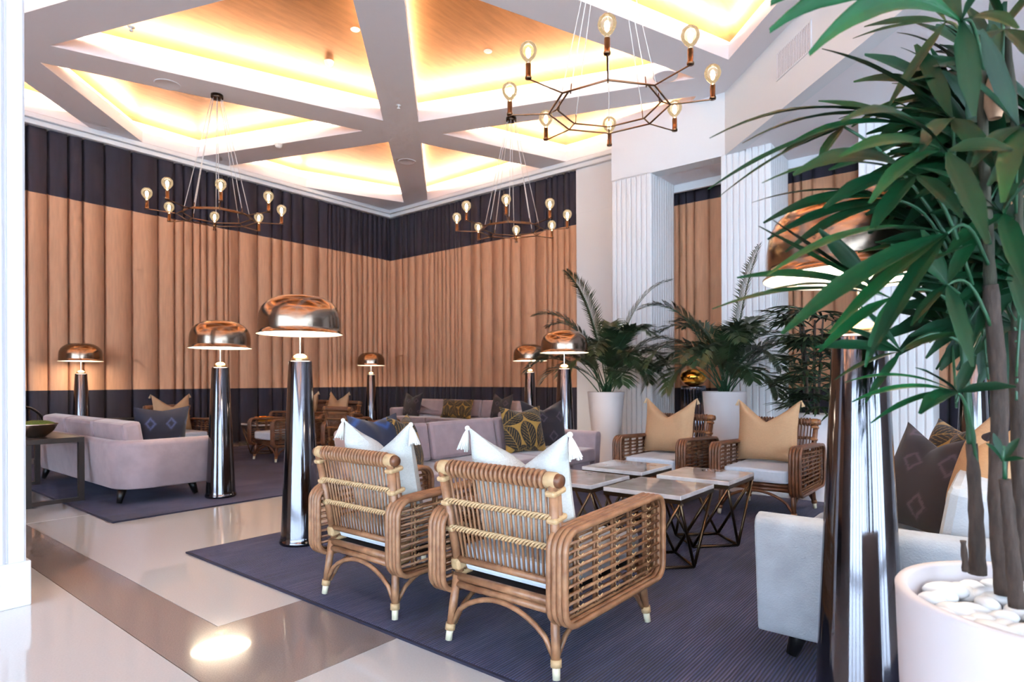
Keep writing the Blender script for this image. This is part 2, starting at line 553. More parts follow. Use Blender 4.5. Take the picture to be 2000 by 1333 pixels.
column(.18, .90, 4.10, 4.82, HC, '', z0=.24)

# ------- curtains
def curtain(name, label, p0, p1, ztop, seed, nrm, flip=False):
    rnd = random.Random(seed)
    root = thing(name, label, 'curtain', (p0[0], p0[1], 0))
    d = Vector((p1[0] - p0[0], p1[1] - p0[1])); L = d.length; d.normalize()
    n = Vector(nrm)
    pts = []
    s = 0; ph = 0
    xs = [0.0]; amp = []
    while xs[-1] < L:
        tight = math.sin(xs[-1] * 1.7 + seed) + .5 * math.sin(xs[-1] * 4.1) > .1
        wl = rnd.choice((.10, .12, .14, .17)) if tight else rnd.choice((.20, .26, .34, .42))
        a = rnd.uniform(.08, .15)
        gap = min(.09, wl * .6)                     # width of the valley between two pleats
        for t, o_ in ((0, 1), (.22, .98), (.36, .6), (.46, .12), (.5, 0), (.54, .12), (.64, .6), (.78, .98)):
            # broad front (constant) then a steep valley
            s0 = xs[-1] + (wl - gap) * .5 + gap * (t - .0) if t > 0 else xs[-1]
            off = -a * o_ + a * .5
            if t in (0, .22): off += rnd.uniform(-.012, .012)
            pts.append((min(s0, L), -off * (1 if flip else -1)))
        xs.append(xs[-1] + wl)
    def strip(z0, z1, m, nm, wob0=0, wob1=0):
        b = MB(); vs = []
        for (s_, o_) in pts:
            p = d * s_ + n * o_
            w0 = wob0 * o_ * 8; w1 = wob1 * o_ * 8
            vs += [(p.x, p.y, z0 + w0), (p.x, p.y, z1 + w1)]
        b.add(vs, [(2 * i, 2 * i + 2, 2 * i + 3, 2 * i + 1) for i in range(len(pts) - 1)], True)
        b.build(nm, m, root)
    strip(.01, 1.075, 'navy_fabric', 'navy_hem')
    strip(1.075, 4.22, 'tan_fabric', 'tan_panel', 0, .05)
    strip(4.22, ztop, 'navy_fabric', 'navy_header', .05, 0)
    return root
curtain('curtain', 'long pleated navy and tan curtain on the wall behind the left sofa', (UW + .1, VL - .05), (UB - .1, VL - .05), 5.32, 3, (0, 1))
curtain('curtain', 'pleated navy and tan curtain on the rear wall ending at the white recess', (UB - .05, VL - .1), (UB - .05, 6.37), 5.32, 5, (1, 0))
curtain('curtain', 'pleated curtain in the opening behind the gold vase', (UB - .02, 4.75), (UB - .02, 2.75), SOF - .02, 8, (1, 0))
curtain('curtain', 'pleated curtain in the opening behind the cylindrical white planter', (UB - .02, 2.72), (UB - .02, 1.0), SOF - .02, 9, (1, 0))
curtain('curtain', 'pleated curtain behind the foreground palm at the right edge', (UB - .02, .98), (UB - .02, -2.0), SOF - .02, 10, (1, 0))

# ------- rugs
def rug(label, u0, u1, v0, v1):
    r = thing('area_rug', label, 'rug', ((u0 + u1) / 2, (v0 + v1) / 2, 0))
    a, b = (u1 - u0) / 2, (v1 - v0) / 2
    MB().box(-a + .015, a - .015, -b + .015, b - .015, 0.001, .014).build('pile', 'rug_pile', r)
    MB().box(-a, a, -b, -b + .015, 0.001, .012).box(-a, a, b - .015, b, 0.001, .012).box(-a, -a + .015, -b + .015, b - .015, 0.001, .012).box(a - .015, a, -b + .015, b - .015, 0.001, .012).build('border', 'rug_edge', r)
RZ = .014
rug('dark navy striped rug under the marble tables and rattan chairs', 1.86, 6.49, -.9, 4.455)
rug('dark navy striped rug under the left sofa', 1.87, 9.0, 5.89, 11.0)

# ------------------------------------------------------------------ floor lamps
def make_lamp():
    t = thing('floor_lamp', '', 'floor lamp')
    body = MB().lathe([(0, 0), (.145, 0), (.150, .008), (.150, .022), (.145, .03), (.142, .045), (.140, .06), (.083, 1.33), (.080, 1.34), (0, 1.34)], 48)
    body.build('cone_base', 'cone_chrome', t)
    MB().lathe([(.0, 1.338), (.062, 1.338), (.062, 1.352), (.052, 1.375), (.03, 1.39), (.009, 1.394), (0, 1.394)], 32).build('neck', 'lamp_neck', t)
    MB().lathe([(.0075, 1.39), (.0075, 1.60)], 12).build('pole', 'lamp_pole', t)
    R = .305
    prof = [(R, 1.537), (R, 1.543), (.291, 1.546), (.292, 1.58), (.291, 1.64), (.284, 1.69), (.264, 1.735), (.228, 1.774), (.178, 1.803), (.12, 1.817), (.04, 1.822), (0, 1.822)]
    sh = MB().lathe(prof, 56).build('shade', 'shade_copper', t)
    inner = [(R - .001, 1.5365), (R - .022, 1.540), (R - .022, 1.60), (R - .026, 1.65), (R - .05, 1.70), (R - .09, 1.75), (R - .15, 1.78), (0, 1.80)]
    MB().lathe(inner, 48).build('shade_lining', 'shade_inner', sh)
    MB().lathe([(0, 1.553), (R - .023, 1.550), (R - .023, 1.556), (0, 1.558)], 48).build('diffuser', 'lamp_glow', sh)
    return t
lamp0 = make_lamp()
lamps = [((2.50, 4.04), 'tall brass dome floor lamp nearest the two foreground rattan chairs'),
         ((2.99, 6.32), 'brass dome floor lamp at the end of the left velvet sofa'),
         ((3.165, 11.33), 'brass dome floor lamp by the curtain at the far left'),
         ((8.37, 10.75), 'small distant brass dome lamp near the curtain corner'),
         ((8.43, 6.43), 'distant brass dome lamp left of the taller one by the tapered planter'),
         ((6.32, 4.28), 'brass dome lamp right behind the arm of the middle sofa'),
         ((2.36, .385), 'large brass dome floor lamp in front at right, partly behind palm leaves'),
         ]
import_l8 = None
X8 = 901 / 1186 * 5.1
lamps.append(((.7768 * 5.1 + .6297 * X8, .6297 * 5.1 - .7768 * X8), 'brass dome lamp seen through palm leaves at the right edge'))
for i, (p, lb) in enumerate(lamps):
    on_rug = RZ if (1.86 < p[0] < 6.49 and -.9 < p[1] < 4.45) or (1.87 < p[0] < 9 and 5.89 < p[1] < 11) else 0
    if i == 0:
        lamp0.location = (p[0], p[1], on_rug); lamp0['label'] = lb; lamp0['group'] = 'brass dome floor lamps'
    else:
        dup(lamp0, (p[0], p[1], on_rug), i * .4, lb, 'brass dome floor lamps')

# ------------------------------------------------------------------ chandeliers
def make_chandelier(drop):
    t = thing('chandelier', '', 'chandelier')          # origin at ring level
    octo = lambda r, z: [(r * math.cos(PI / 8 + k * PI / 4), r * math.sin(PI / 8 + k * PI / 4), z) for k in range(8)]
    MB().tube(octo(.53, .0), .0085, 6, closed=True).build('outer_ring', 'bronze', t)
    MB().tube(octo(.46, .035), .0085, 6, closed=True).build('inner_ring', 'bronze', t)
    MB().lathe([(0, drop), (.085, drop), (.085, drop - .05), (.075, drop - .06), (0, drop - .06)], 24).build('canopy', 'bronze_dark', t)
    arm = MB().tube([(.45, 0, .035), (.53, 0, .0), (.87, 0, .015), (.885, 0, .03)], .007, 6).mesh('arm', 'bronze')
    sock = MB().lathe([(0, -.005), (.026, -.005), (.028, .01), (.022, .02), (.022, .115), (.0, .115)], 14).mesh('socket', 'bronze')
    globe = MB().lathe([(.016, 0), (.02, .02), (.045, .045), (.066, .08), (.071, .11), (.062, .145), (.035, .17), (0, .178)], 20).mesh('bulb', 'bulb_glass')
    fil = MB().sphere((0, 0, .09), .020, .020, .045, 6, 4).mesh('filament', 'filament')
    for k in range(8):
        a = PI / 8 + k * PI / 4
        link('arm', arm, t, rot=(0, 0, a))
        s = link('socket', sock, t, loc=(.885 * math.cos(a), .885 * math.sin(a), .02))
        b = link('bulb', globe, t, loc=(.885 * math.cos(a), .885 * math.sin(a), .135))
        link('filament', fil, b)
        c, s_ = math.cos(a), math.sin(a)
        MB().tube([(.44 * c, .44 * s_, .02), (.43 * c, .43 * s_, .11)], .005, 6).build('hook', 'bronze', t)
        MB().tube([(.43 * c, .43 * s_, .10), (.07 * c, .07 * s_, drop - .06)], .0042, 5).build('cord', 'cord', t)
    return t
drop = HC - 3.60
ch0 = make_chandelier(drop)
ch0.location = (4.19, 8.93, 3.60); ch0['label'] = 'eight-bulb bronze ring chandelier hanging before the left curtain'; ch0['group'] = 'ring chandeliers'
dup(ch0, (7.53, 6.10, 3.60), .2, 'eight-bulb bronze ring chandelier hanging before the rear curtain', 'ring chandeliers')
dup(ch0, (4.71, 2.71, 3.60), .12, 'largest, nearest eight-bulb bronze ring chandelier beside the angled white wall', 'ring chandeliers')

# ceiling fittings
def fit(nm, lb, cat, u, v, z, prof, m, grp=None):
    o = MB().lathe(prof, 24).build(nm, m, loc=(u, v, z)); return tag(o, lb, cat, grp)
spk = [(0, -.002), (.15, -.004), (.165, -.01), (.17, 0)]
fit('ceiling_speaker', 'round flush speaker on the beam near the left chandelier canopy', 'speaker', 3.6, 9.15, HC, spk, 'ceiling_paint')
fit('ceiling_speaker', 'round flush speaker on the beam below the star crossing', 'speaker', 7.75, 8.85, HC, spk, 'ceiling_paint')
fit('ceiling_speaker', 'round flush speaker on the beam above the nearest chandelier', 'speaker', 7.85, 3.62, HC, spk, 'ceiling_paint')
spr = [(0, -.05), (.02, -.05), (.025, -.035), (.008, -.03), (.008, -.01), (.035, -.006), (.04, 0)]
fit('sprinkler_head', 'small sprinkler head on the beam above the star crossing', 'sprinkler', 6.1, 7.15, HC, spr, 'lens_white')
fit('sprinkler_head', 'small sprinkler head on the beam at upper left', 'sprinkler', 2.75, 8.0, HC, spr, 'lens_white')
dome = [(0, -.07), (.03, -.066), (.055, -.045), (.065, -.015), (.07, 0)]
fit('smoke_detector', 'round detector on the large left gold coffer', 'detector', 5.15, 7.55, TOP, dome, 'lens_white')
fit('smoke_detector', 'small dome on the beam beside the left chandelier cords', 'detector', 5.75, 9.95, HC, dome, 'lens_white')
dl = [(0, -.01), (.04, -.012), (.055, -.006), (.06, 0)]
for (u, v, lb) in ((4.9, 6.6, 'small downlight in the large left gold coffer'), (6.4, 5.6, 'small downlight in the large right gold coffer'),
                   (7.2, 9.6, 'small downlight in the far left gold coffer'), (8.6, 8.2, 'small downlight in the far right gold coffer')):
    fit('downlight', lb, 'downlight', u, v, TOP, dl, 'lens_white', 'gold coffer downlights')

# ------------------------------------------------------------------ rattan chairs
def make_chair(cane, bind, lowback=False):
    t = thing('rattan_armchair', '', 'armchair')
    ztop = .60 if lowback else .795
    Y = lambda z: .272 + .034 * (z - .26) / .53        # half width between the posts
    B = lambda z: -.345 - .085 * (z - .30) / .5          # x of the back plane at height z
    # feet and legs
    for sy in (1, -1):
        for sx, tx, ty, fx, fy in ((-1, -.365, .272, -.395, .30), (1, .33, .29, .365, .315)):
            a = Vector((tx, ty * sy, .30)); b = Vector((fx, fy * sy, .002))
            lg = MB().tube([a, a.lerp(b, .5), a.lerp(b, .8)], [.0205, .020, .018], 10).build('leg', cane, t)
            MB().tube([a.lerp(b, .8), b], [.0175, .016], 10).build('foot_tip', 'foot_tip', lg)
            MB().tube([a.lerp(b, .74), a.lerp(b, .84)], .0235, 10).build('foot_wrap', bind, lg)
    def arch(p, q, h):
        pts = []
        for i in range(13):
            s = i / 12
            base = Vector(p).lerp(Vector(q), s)
            e = math.sin(PI * s) ** .55
            pts.append((base.x, base.y, base.z + h * e))
        return pts
    MB().tube(arch((-.385, .285, .075), (-.385, -.285, .075), .165), .012, 8).build('arch_brace', cane, t)
    MB().tube(arch((.355, .30, .075), (.355, -.30, .075), .165), .012, 8).build('arch_brace', cane, t)
    for sy in (1, -1):
        MB().tube(arch((-.37, .285 * sy, .075), (.34, .30 * sy, .075), .15), .011, 8).build('arch_brace', cane, t)
    # seat rails
    MB().tube([(-.362, .285, .292), (-.362, -.285, .292)], .0185, 10).build('rear_rail', cane, t)
    MB().tube([(-.366, .285, .258), (-.366, -.285, .258)], .017, 10).build('rear_rail', cane, t)
    MB().tube([(B(.372), .285, .372), (B(.372), -.285, .372)], .0165, 10).build('rear_rail', cane, t)
    MB().tube([(.335, .29, .262), (.335, -.29, .262)], .02, 10).tube([(.345, .29, .295), (.345, -.29, .295)], .018, 10).build('front_rail', cane, t)
    MB().box(-.35, .33, -.27, .27, .285, .30).build('seat_deck', 'deck_dark', t)
    # arms: four canes side by side bent into a rounded loop
    for sy in (1, -1):
        arm = bpy.data.objects.new('arm', None); arm.empty_display_size = .05; C.objects.link(arm); arm.parent = t
        for q in range(4):
            y = (.295 + q * .0255) * sy
            lp = [(x, y, z + (.03 * (x + .44) / .86 if z > .4 else 0)) for x, z in rrect(-.435, .425, .225, .595, .075, 6)]
            MB().tube(lp, .0135, 8, closed=True).build('arm_cane', cane, arm)
        lp = [(x, .334 * sy, z + (.03 * (x + .44) / .86 if z > .4 else 0)) for x, z in rrect(-.415, .405, .243, .577, .062, 6)]
        MB().tube(lp, .0075, 6, closed=True).build('arm_liner', bind if cane == 'cane_dark' else cane, arm)
        zt = lambda x: .575 + .03 * (x + .44) / .86
        for q in range(9):
            fr = (q + 1) / 10
            z0 = .24 + (zt(-.40) - .24) * fr; z1 = .24 + (zt(.39) - .24) * fr
            for yy in ((.352,) if q % 1 == 0 else ()):
                MB().tube([(-.418, yy * sy, z0), (.408, yy * sy, z1)], .0068, 6).build('arm_weft', cane, arm)
        bd = MB()
        for q in range(5):
            x = -.30 + q * .15
            for dx in (-.011, .011):
                MB().tube([(x + dx, .332 * sy, .24), (x + dx, .332 * sy, zt(x))], .0075, 6).build('arm_stake', cane, arm)
            for r in range(9):
                fr = (r + 1) / 10
                z = .24 + (zt(x) - .24) * fr
                bd.tube([(x - .016, .349 * sy, z - .012), (x + .016, .357 * sy, z + .012)], .0035, 4)
                bd.tube([(x + .016, .349 * sy, z - .012), (x - .016, .357 * sy, z + .012)], .0035, 4)
        tag(bd.build('bindings', bind, arm), kind='stuff')
        # inner weft layer seen from the seat side
        iw = MB()
        for q in range(9):
            fr = (q + 1.5) / 10.5
            z0 = .24 + (zt(-.40) - .24) * fr; z1 = .24 + (zt(.39) - .24) * fr
            iw.tube([(-.41, .312 * sy, z0), (.40, .312 * sy, z1)], .006, 5)
        tag(iw.build('inner_weft', cane, arm), kind='stuff')
    # back frame
    for sy in (1, -1):
        y = .272 * sy
        yt = Y(ztop) * sy
        MB().tube([(B(.26), y, .26), (B(ztop) + .004, yt, ztop - .01)], .0205, 10).build('back_post', cane, t)
        MB().tube([(B(.26) + .042, y, .26), (B(ztop) + .03, yt, ztop - .01)], .0175, 10).build('back_post', cane, t)
        zz = (.285, .35) + (() if lowback else (.515, .635, .745))
        for z in zz:
            hh = .028 if z < .4 else .013
            MB().box(-.026, .066, -.026, .026, -hh, hh).build('joint_wrap', bind, t, bevel=.012, loc=(B(z), Y(z) * sy, z), rot=(0, -.17, 0))
    rail = MB().lathe([(0, -.345), (.024, -.345), (.028, -.335), (.028, .335), (.024, .345), (0, .345)], 16, axis='y').build('top_rail', 'cane_dark', t, loc=(B(ztop) + .012, 0, ztop))
    for sy in (1, -1):
        MB().lathe([(.0285, .27), (.0335, .275), (.0335, .318), (.0285, .323)], 14, axis='y').build('rail_cap', bind, rail, rot=(0, 0, 0 if sy > 0 else PI))
    wr = MB().lathe([(.026, -.0085), (.034, -.0078), (.0395, -.003), (.0395, .003), (.034, .0078), (.026, .0085)], 14, axis='y').mesh('rail_wrap', cane)
    for q in range(21): link('rail_wrap', wr, rail, loc=(0, -.255 + q * .0255, 0), rot=(0, 0, .15))
    n = 20
    for q in range(n):
        f = -1 + 2 * q / (n - 1)
        MB().tube([(B(.372), f * .238, .372), (B(ztop) + .01, f * .268, ztop)], .0058, 6).build('spindle', cane, t)
    if not lowback:
        for z in (.645, .52):
            b = MB(); hw = Y(z)
            for ph in (0, 2 * PI / 3, 4 * PI / 3):
                b.tube([(B(z) - .010 + .008 * math.cos(ph + q * .8), -hw + q * hw / 40, z + .010 * math.sin(ph + q * .8)) for q in range(81)], .0056, 5)
            b.build('braid', bind, t)
    # seat cushion
    cu = rrect(-.335, .395, -.268, .268, .04, 4)
    MB().prism(cu, .318, .432).build('seat_cushion', 'seat_fabric', t, bevel=.02)
    return t
chairA = make_chair('cane', 'binding')
chairA.location = (2.37, 1.68, RZ); chairA['label'] = 'light rattan armchair nearest the viewer, seen from behind'; chairA['group'] = 'rattan armchairs'
dup(chairA, (2.37, 2.655, RZ), 0, 'light rattan armchair seen from behind, beside the large brass lamp', 'rattan armchairs')
chairB = make_chair('cane_dark', 'binding_dark')
chairB.location = (5.80, 2.675, RZ); chairB.rotation_euler = (0, 0, PI); chairB['label'] = 'dark rattan armchair with beige pillow in front of the tapered planter'; chairB['group'] = 'rattan armchairs'
dup(chairB, (5.72, 1.66, RZ), PI, 'dark rattan armchair with beige pillow left of the large right lamp', 'rattan armchairs')
G2 = 'rattan armchairs'
dup(chairB, (6.45, 9.45, RZ), PI, 'distant rattan armchair with front beige pillow beside the tall lamp', G2)
dup(chairB, (6.45, 10.42, RZ), PI, 'farthest rattan armchair with beige pillow before the left curtain', G2)
dup(chairB, (5.60, 7.42, RZ), 0, 'distant rattan armchair seen from behind with an open back', G2)
dup(chairB, (4.02, 9.85, RZ), -PI / 2, 'rattan armchair with orange pillow beyond the left sofa', G2)
chairC = make_chair('cane_dark', 'binding_dark', True)
chairC.location = (5.11, 8.64, RZ); chairC.rotation_euler = (0, 0, PI); chairC['label'] = 'low-backed rattan armchair between the two tall front lamps'; chairC['group'] = G2

# ------------------------------------------------------------------ pillows
def pillow_mesh(w, h, th, chop, mt, colfn=None, n=28, ear=.07):
    vs = []; cols = []; fs = []
    for side in (1, -1):
        for j in range(n + 1):
            for i in range(n + 1):
                s = -1 + 2 * i / n; t = -1 + 2 * j / n
                x = s * w / 2 * (1 - ear * (1 - t * t) * abs(s) ** 2)
                z = t * h / 2 * (1 - ear * (1 - s * s) * abs(t) ** 2)
                up = max(0, t)
                z -= chop * h * up ** 1.6 * max(0, 1 - abs(s)) ** 1.15
                prof = (max(0, 1 - s ** 4) ** .75) * (max(0, 1 - t ** 4) ** .75)
                y = side * th / 2 * prof * (1 - .35 * up * max(0, 1 - abs(s)) * (1 if chop else 0))
                crease = .018 * math.sin(7 * s + 3 * t) * up * prof
                vs.append((x, y + (crease if chop else 0), z))
                if colfn: cols.append(colfn((s + 1) / 2, (t + 1) / 2))
    o = (n + 1) ** 2
    for side in (0, 1):
        for j in range(n):
            for i in range(n):
                a = side * o + j * (n + 1) + i
                q = (a, a + 1, a + n + 2, a + n + 1)
                fs.append(q if side else q[::-1])
    me = bpy.data.meshes.new('pillow')
    me.from_pydata(vs, [], fs)
    me.materials.append(M[mt])
    me.polygons.foreach_set('use_smooth', [True] * len(fs))
    if colfn:
        at = me.color_attributes.new('weave', 'FLOAT_COLOR', 'POINT')
        for i, c in enumerate(cols): at.data[i].color = c
    return me
def tassel_mesh(mt):
    b = MB().sphere((0, 0, 0), .011, n=10, m=6)
    rnd = random.Random(4)
    for k in range(16):
        a = 2 * PI * k / 16; r = .018 + .008 * rnd.random()
        b.tube([(0, 0, -.006), (.009 * math.cos(a), .009 * math.sin(a), -.03), (r * math.cos(a), r * math.sin(a), -.085 - .012 * rnd.random())], .0042, 5)
    return b.mesh('tassel', mt)
TS = {'pillow_white': tassel_mesh('tassel'), 'pillow_beige': tassel_mesh('tassel_beige')}
def pillow(label, me, loc, yaw, tilt, w=.5, h=.5, tassels=None, group='throw pillows', tsc=1.0):
    """yaw: direction the face looks to; tilt: lean backwards; loc: centre"""
    t = link('throw_pillow', me)
    tag(t, label, 'pillow', group)
    mw = Matrix.Translation(loc) @ Matrix.Rotation(yaw + PI / 2, 4, 'Z') @ Matrix.Rotation(-tilt, 4, 'X')
    t.matrix_world = mw
    if tassels:
        for s in (-1, 1):
            o = link('tassel', TS[tassels], t, loc=(s * (w / 2 + .008 * tsc), 0, h / 2 - .006), rot=(tilt, -s * .28, 0))
            o.scale = (tsc,) * 3
    return t
def ikat(base, ring, inner, kx=2.0, ky=2.0, ph=0.5):
    b, r, i = S(*base), S(*ring), S(*inner)
    def f(x, y):
        yy = y * ky; row = math.floor(yy); xx = x * kx + (ph if row % 2 else 0)
        d = abs((xx % 1) - .5) * 1.15 + abs((yy % 1) - .5)
        d += .012 * math.sin(60 * x) * math.sin(55 * y)
        if d < .13: return b
        if d < .20: return i
        if d < .30: return r
        if d < .36: return i
        return b
    return f
def leafy(x, y):
    gold, blk, vein = S(158, 120, 54), S(24, 19, 18), S(140, 108, 52)
    leaves = [(.22, .76, 35, .62, .36), (.76, .80, 150, .60, .36), (.52, .34, 98, .68, .36), (.14, .28, 118, .62, .34), (.88, .34, 62, .64, .34),
              (.48, 1.0, 8, .44, .20), (.0, .98, 70, .44, .2), (1.0, 1.0, 80, .44, .2), (.62, .0, 170, .40, .2), (.3, .02, 20, .4, .2)]
    for cx, cy, a, L, W in leaves:
        a = math.radians(a); dx, dy = x - cx, y - cy
        u = (dx * math.cos(a) + dy * math.sin(a)) / (L / 2); v = (-dx * math.sin(a) + dy * math.cos(a))
        if abs(u) < 1:
            hw = W / 2 * (1 - u * u) ** .8 * (1 + .35 * u)
            if abs(v) < hw:
                if abs(v) < .008: return vein
                q = ((u * 4.2 - abs(v) * 14) % 1)
                if q < .16 and abs(v) < hw * .85: return vein
                return blk
    return gold
P_white = pillow_mesh(.56, .56, .20, .29, 'pillow_white', n=30)
P_beige = pillow_mesh(.56, .58, .20, .38, 'pillow_beige', n=30)
P_navy = pillow_mesh(.54, .50, .17, .06, 'printed_fabric', ikat((28, 28, 46), (70, 76, 112), (44, 48, 76), 2.7, 2.2), 80)
P_blue = pillow_mesh(.50, .50, .17, .10, 'printed_fabric', ikat((20, 28, 54), (26, 58, 112), (24, 42, 84), 1.6, 1.6), 72)
P_dark = pillow_mesh(.54, .54, .17, .20, 'printed_fabric', ikat((26, 21, 30), (70, 56, 68), (36, 29, 40), 2.4, 2.4), 80)
P_leaf = pillow_mesh(.50, .50, .17, .10, 'printed_fabric', leafy, 110)
P_leaf_long = pillow_mesh(.86, .40, .16, .0, 'printed_fabric', lambda x, y: leafy((x * 2) % 1, y), 110)
# chair pillows (faces look along the chair's forward direction)
def chair_pillow(cx, cy, yaw, me, label, tas, w, h, z=.695, back=.225, tsc=1.0, dy=0, dyaw=0):
    pillow(label, me, (cx - math.cos(yaw) * back, cy + dy - math.sin(yaw) * back, RZ + z), yaw + dyaw, .19, w, h, tas, tsc=tsc)
chair_pillow(2.37, 1.68, 0, P_white, 'white tasselled pillow on the nearest rattan armchair', 'pillow_white', .56, .56, tsc=1.15)
chair_pillow(2.37, 2.655, 0, P_white, 'white tasselled pillow on the rattan armchair beside the large lamp', 'pillow_white', .56, .56, tsc=1.15)
chair_pillow(5.80, 2.675, PI, P_beige, 'beige pillow on the dark rattan armchair before the tapered planter', 'pillow_beige', .56, .58, .715, .19, .6, .06)
chair_pillow(5.72, 1.66, PI, P_beige, 'beige pillow on the dark rattan armchair nearest the right lamp', 'pillow_beige', .56, .58, .715, .19, .6, .06)
chair_pillow(6.45, 9.45, PI, P_beige, 'beige pillow on the nearer of two distant rattan armchairs', 'pillow_beige', .56, .58, .715, .19, .6, .06)
chair_pillow(6.45, 10.42, PI, P_beige, 'beige pillow on the farthest rattan armchair', 'pillow_beige', .56, .58, .715, .19, .6, .06)
chair_pillow(4.02, 9.85, -PI / 2, P_beige, 'orange-beige pillow beyond the left sofa arm', 'pillow_beige', .56, .58, .715, .19, .6, .06)

# ------------------------------------------------------------------ sofas
def sofa(label, loc, rz, L, mt, ncush, group='velvet sofas', back_h=.80, corner=.30, zb=.15, zt=.62):
    t = thing('sofa', label, 'sofa', loc, rz, group)
    D2, W2, th = .45, L / 2, .13
    # shell path (outer line), front of one arm -> back -> front of the other arm
    def path(off, r):
        pts = [(D2, -W2 + off)]
        cx, cy = -D2 + off + r, -W2 + off + r
        for k in range(9):
            a = math.radians(270 - 90 * k / 8); pts.append((cx + r * math.cos(a), cy + r * math.sin(a)))
        cy = W2 - off - r
        for k in range(9):
            a = math.radians(180 - 90 * k / 8); pts.append((cx + r * math.cos(a), cy + r * math.sin(a)))
        pts.append((D2, W2 - off))
        return pts
    po, pi_ = path(0, corner), path(th, corner - th * .6)
    prof = []                                # (frac across thickness, z)
    for f, z in ((0, zb), (0, zt - .05), (.06, zt - .02), (.2, zt - .004), (.5, zt + .006), (.8, zt - .004), (.94, zt - .02), (1, zt - .05), (1, zb)):
        prof.append((f, z))
    b = MB(); vs = []
    n = len(po); m = len(prof)
    for i in range(n):
        inset_b = .0
        for f, z in prof:
            lean = -.0 + (1 - (z - zb) / (zt - zb)) * .05 if f < .5 else 0
            o, q = po[i], pi_[i]
            cx, cy = (q[0] - o[0]), (q[1] - o[1])
            g = f + lean / th
            vs.append((o[0] + cx * g, o[1] + cy * g, z))
    fs = [(i * m + k, (i + 1) * m + k, (i + 1) * m + k + 1, i * m + k + 1) for i in range(n - 1) for k in range(m - 1)]
    fs += [(i * m, i * m + m - 1, (i + 1) * m + m - 1, (i + 1) * m) for i in range(n - 1)]
    b.add(vs, fs, True)
    b.add(vs[:m], [tuple(range(m))]); b.add(vs[-m:], [tuple(range(m))])
    b.build('shell', mt, t, bevel=.012)
    MB().prism(rrect(-D2 + .11, D2 - .015, -W2 + .125, W2 - .125, .13, 4), zb, .30).build('seat_base', mt, t)
    inner = L - 2 * th
    cw = inner / ncush
    for k in range(ncush):
        y0 = -W2 + th + k * cw
        MB().prism(rrect(-D2 + .14, D2 + .01, y0 + .004, y0 + cw - .004, .04, 3), .30, .445).build('seat_cushion', mt, t, bevel=.025)
        bc = MB().box(-.085, .085, y0 + .01, y0 + cw - .01, 0, back_h - .44)
        bc.build('back_cushion', mt, t, bevel=.035, loc=(-D2 + th + .10, 0, .44), rot=(0, -.16, 0))
    for sx in (-1, 1):
        for sy in (-1, 1):
            MB().tube([(sx * .32, sy * (W2 - .25), zb + .01), (sx * .36, sy * (W2 - .22), .012)], [.046, .024], 10).build('leg', 'black_metal', t)
    return t
SR = sofa('pale sofa at right behind the large foreground lamp', (3.78, .35, RZ), PI / 2, 2.46, 'linen_sofa', 2, corner=.20, zt=.635)
SC_ = sofa('mauve velvet sofa facing the marble tables behind the rattan chairs', (4.37, 3.96, RZ), -PI / 2, 3.10, 'velvet', 3)
SL = sofa('mauve velvet sofa at far left with rounded corner and dark legs', (2.53, 7.92, RZ), 0, 2.95, 'velvet', 3, back_h=.80)
SB = sofa('distant pale pink sofa along the rear curtain', (8.95, 8.70, 0), PI, 3.2, 'velvet', 3)
SB.location.z = RZ
# pillows on the sofas
sp = RZ + .44
pillow('navy diamond-print pillow leaning on the arm of the left sofa', P_navy, (2.62, 6.86, sp + .25), PI * .5, .22, group='printed pillows')
pillow('blue medallion pillow at the near end of the middle sofa', P_blue, (3.12, 3.93, sp + .24), -PI / 2, .25, group='printed pillows')
pillow('black and gold leaf pillow just behind the white tasselled pillow', P_leaf, (3.46, 3.98, sp + .22), -PI / 2 + .5, .3, group='printed pillows')
pillow('black and gold leaf pillow at the far end of the middle sofa', P_leaf, (5.02, 3.92, sp + .24), -PI / 2 - .35, .28, group='printed pillows')
pillow('dark plum diamond pillow at the far arm of the middle sofa', P_dark, (5.50, 4.0, sp + .27), -PI / 2 - .45, .22, group='printed pillows')
pillow('distant dark ring-print pillow at the left end of the rear sofa', P_dark, (8.85, 9.95, sp + .25), PI, .25, group='printed pillows')
pillow('long black and gold leaf pillow in the middle of the rear sofa', P_leaf_long, (8.78, 8.55, sp + .19), PI, .25, group='printed pillows')
pillow('distant dark ring-print pillow at the right end of the rear sofa', P_dark, (8.80, 7.40, sp + .25), PI - .15, .25, group='printed pillows')
pillow('dark embroidered diamond pillow on the right sofa', P_dark, (3.55, .28, sp + .27), PI * .5 + .75, .35, group='printed pillows')
pillow('black and gold leaf pillow behind the dark one on the right sofa', P_leaf, (4.1, .22, sp + .28), PI * .5 + .6, .3, group='printed pillows')
pillow('beige pillow on the right sofa beside the palm stems', P_beige, (3.30, .06, sp + .33), PI * .5 + .2, .30, group='printed pillows')

# ------------------------------------------------------------------ marble tables
def make_table():
    t = thing('coffee_table', '', 'table')
    a = .265; zt = .50; zf = .472
    MB().box(-a, a, -a, a, zf, zt).build('marble_top', 'marble', t, bevel=.004)
    def bar(p, q, w=.0085):
        p, q = Vector(p), Vector(q)
        return MB().tube([p, q], w * 1.25, 4).build('strut', 'brass_dark', t)
    f = a - .012; g = .235
    MB().box(-a + .002, a - .002, -a + .002, a - .002, zf - .024, zf).build('apron', 'brass_dark', t)
    top = [(f, f), (-f, f), (-f, -f), (f, -f)]
    bot = [(g, 0), (0, g), (-g, 0), (0, -g)]
    for k in range(4):
        p = top[k]
        for q in (bot[k], bot[(k + 1) % 4]):
            bar((p[0], p[1], zf - .02), (q[0], q[1], .012))
        q, r = bot[k], bot[(k + 1) % 4]
        bar((q[0], q[1], .012), (r[0], r[1], .012))
    return t
tb = make_table()
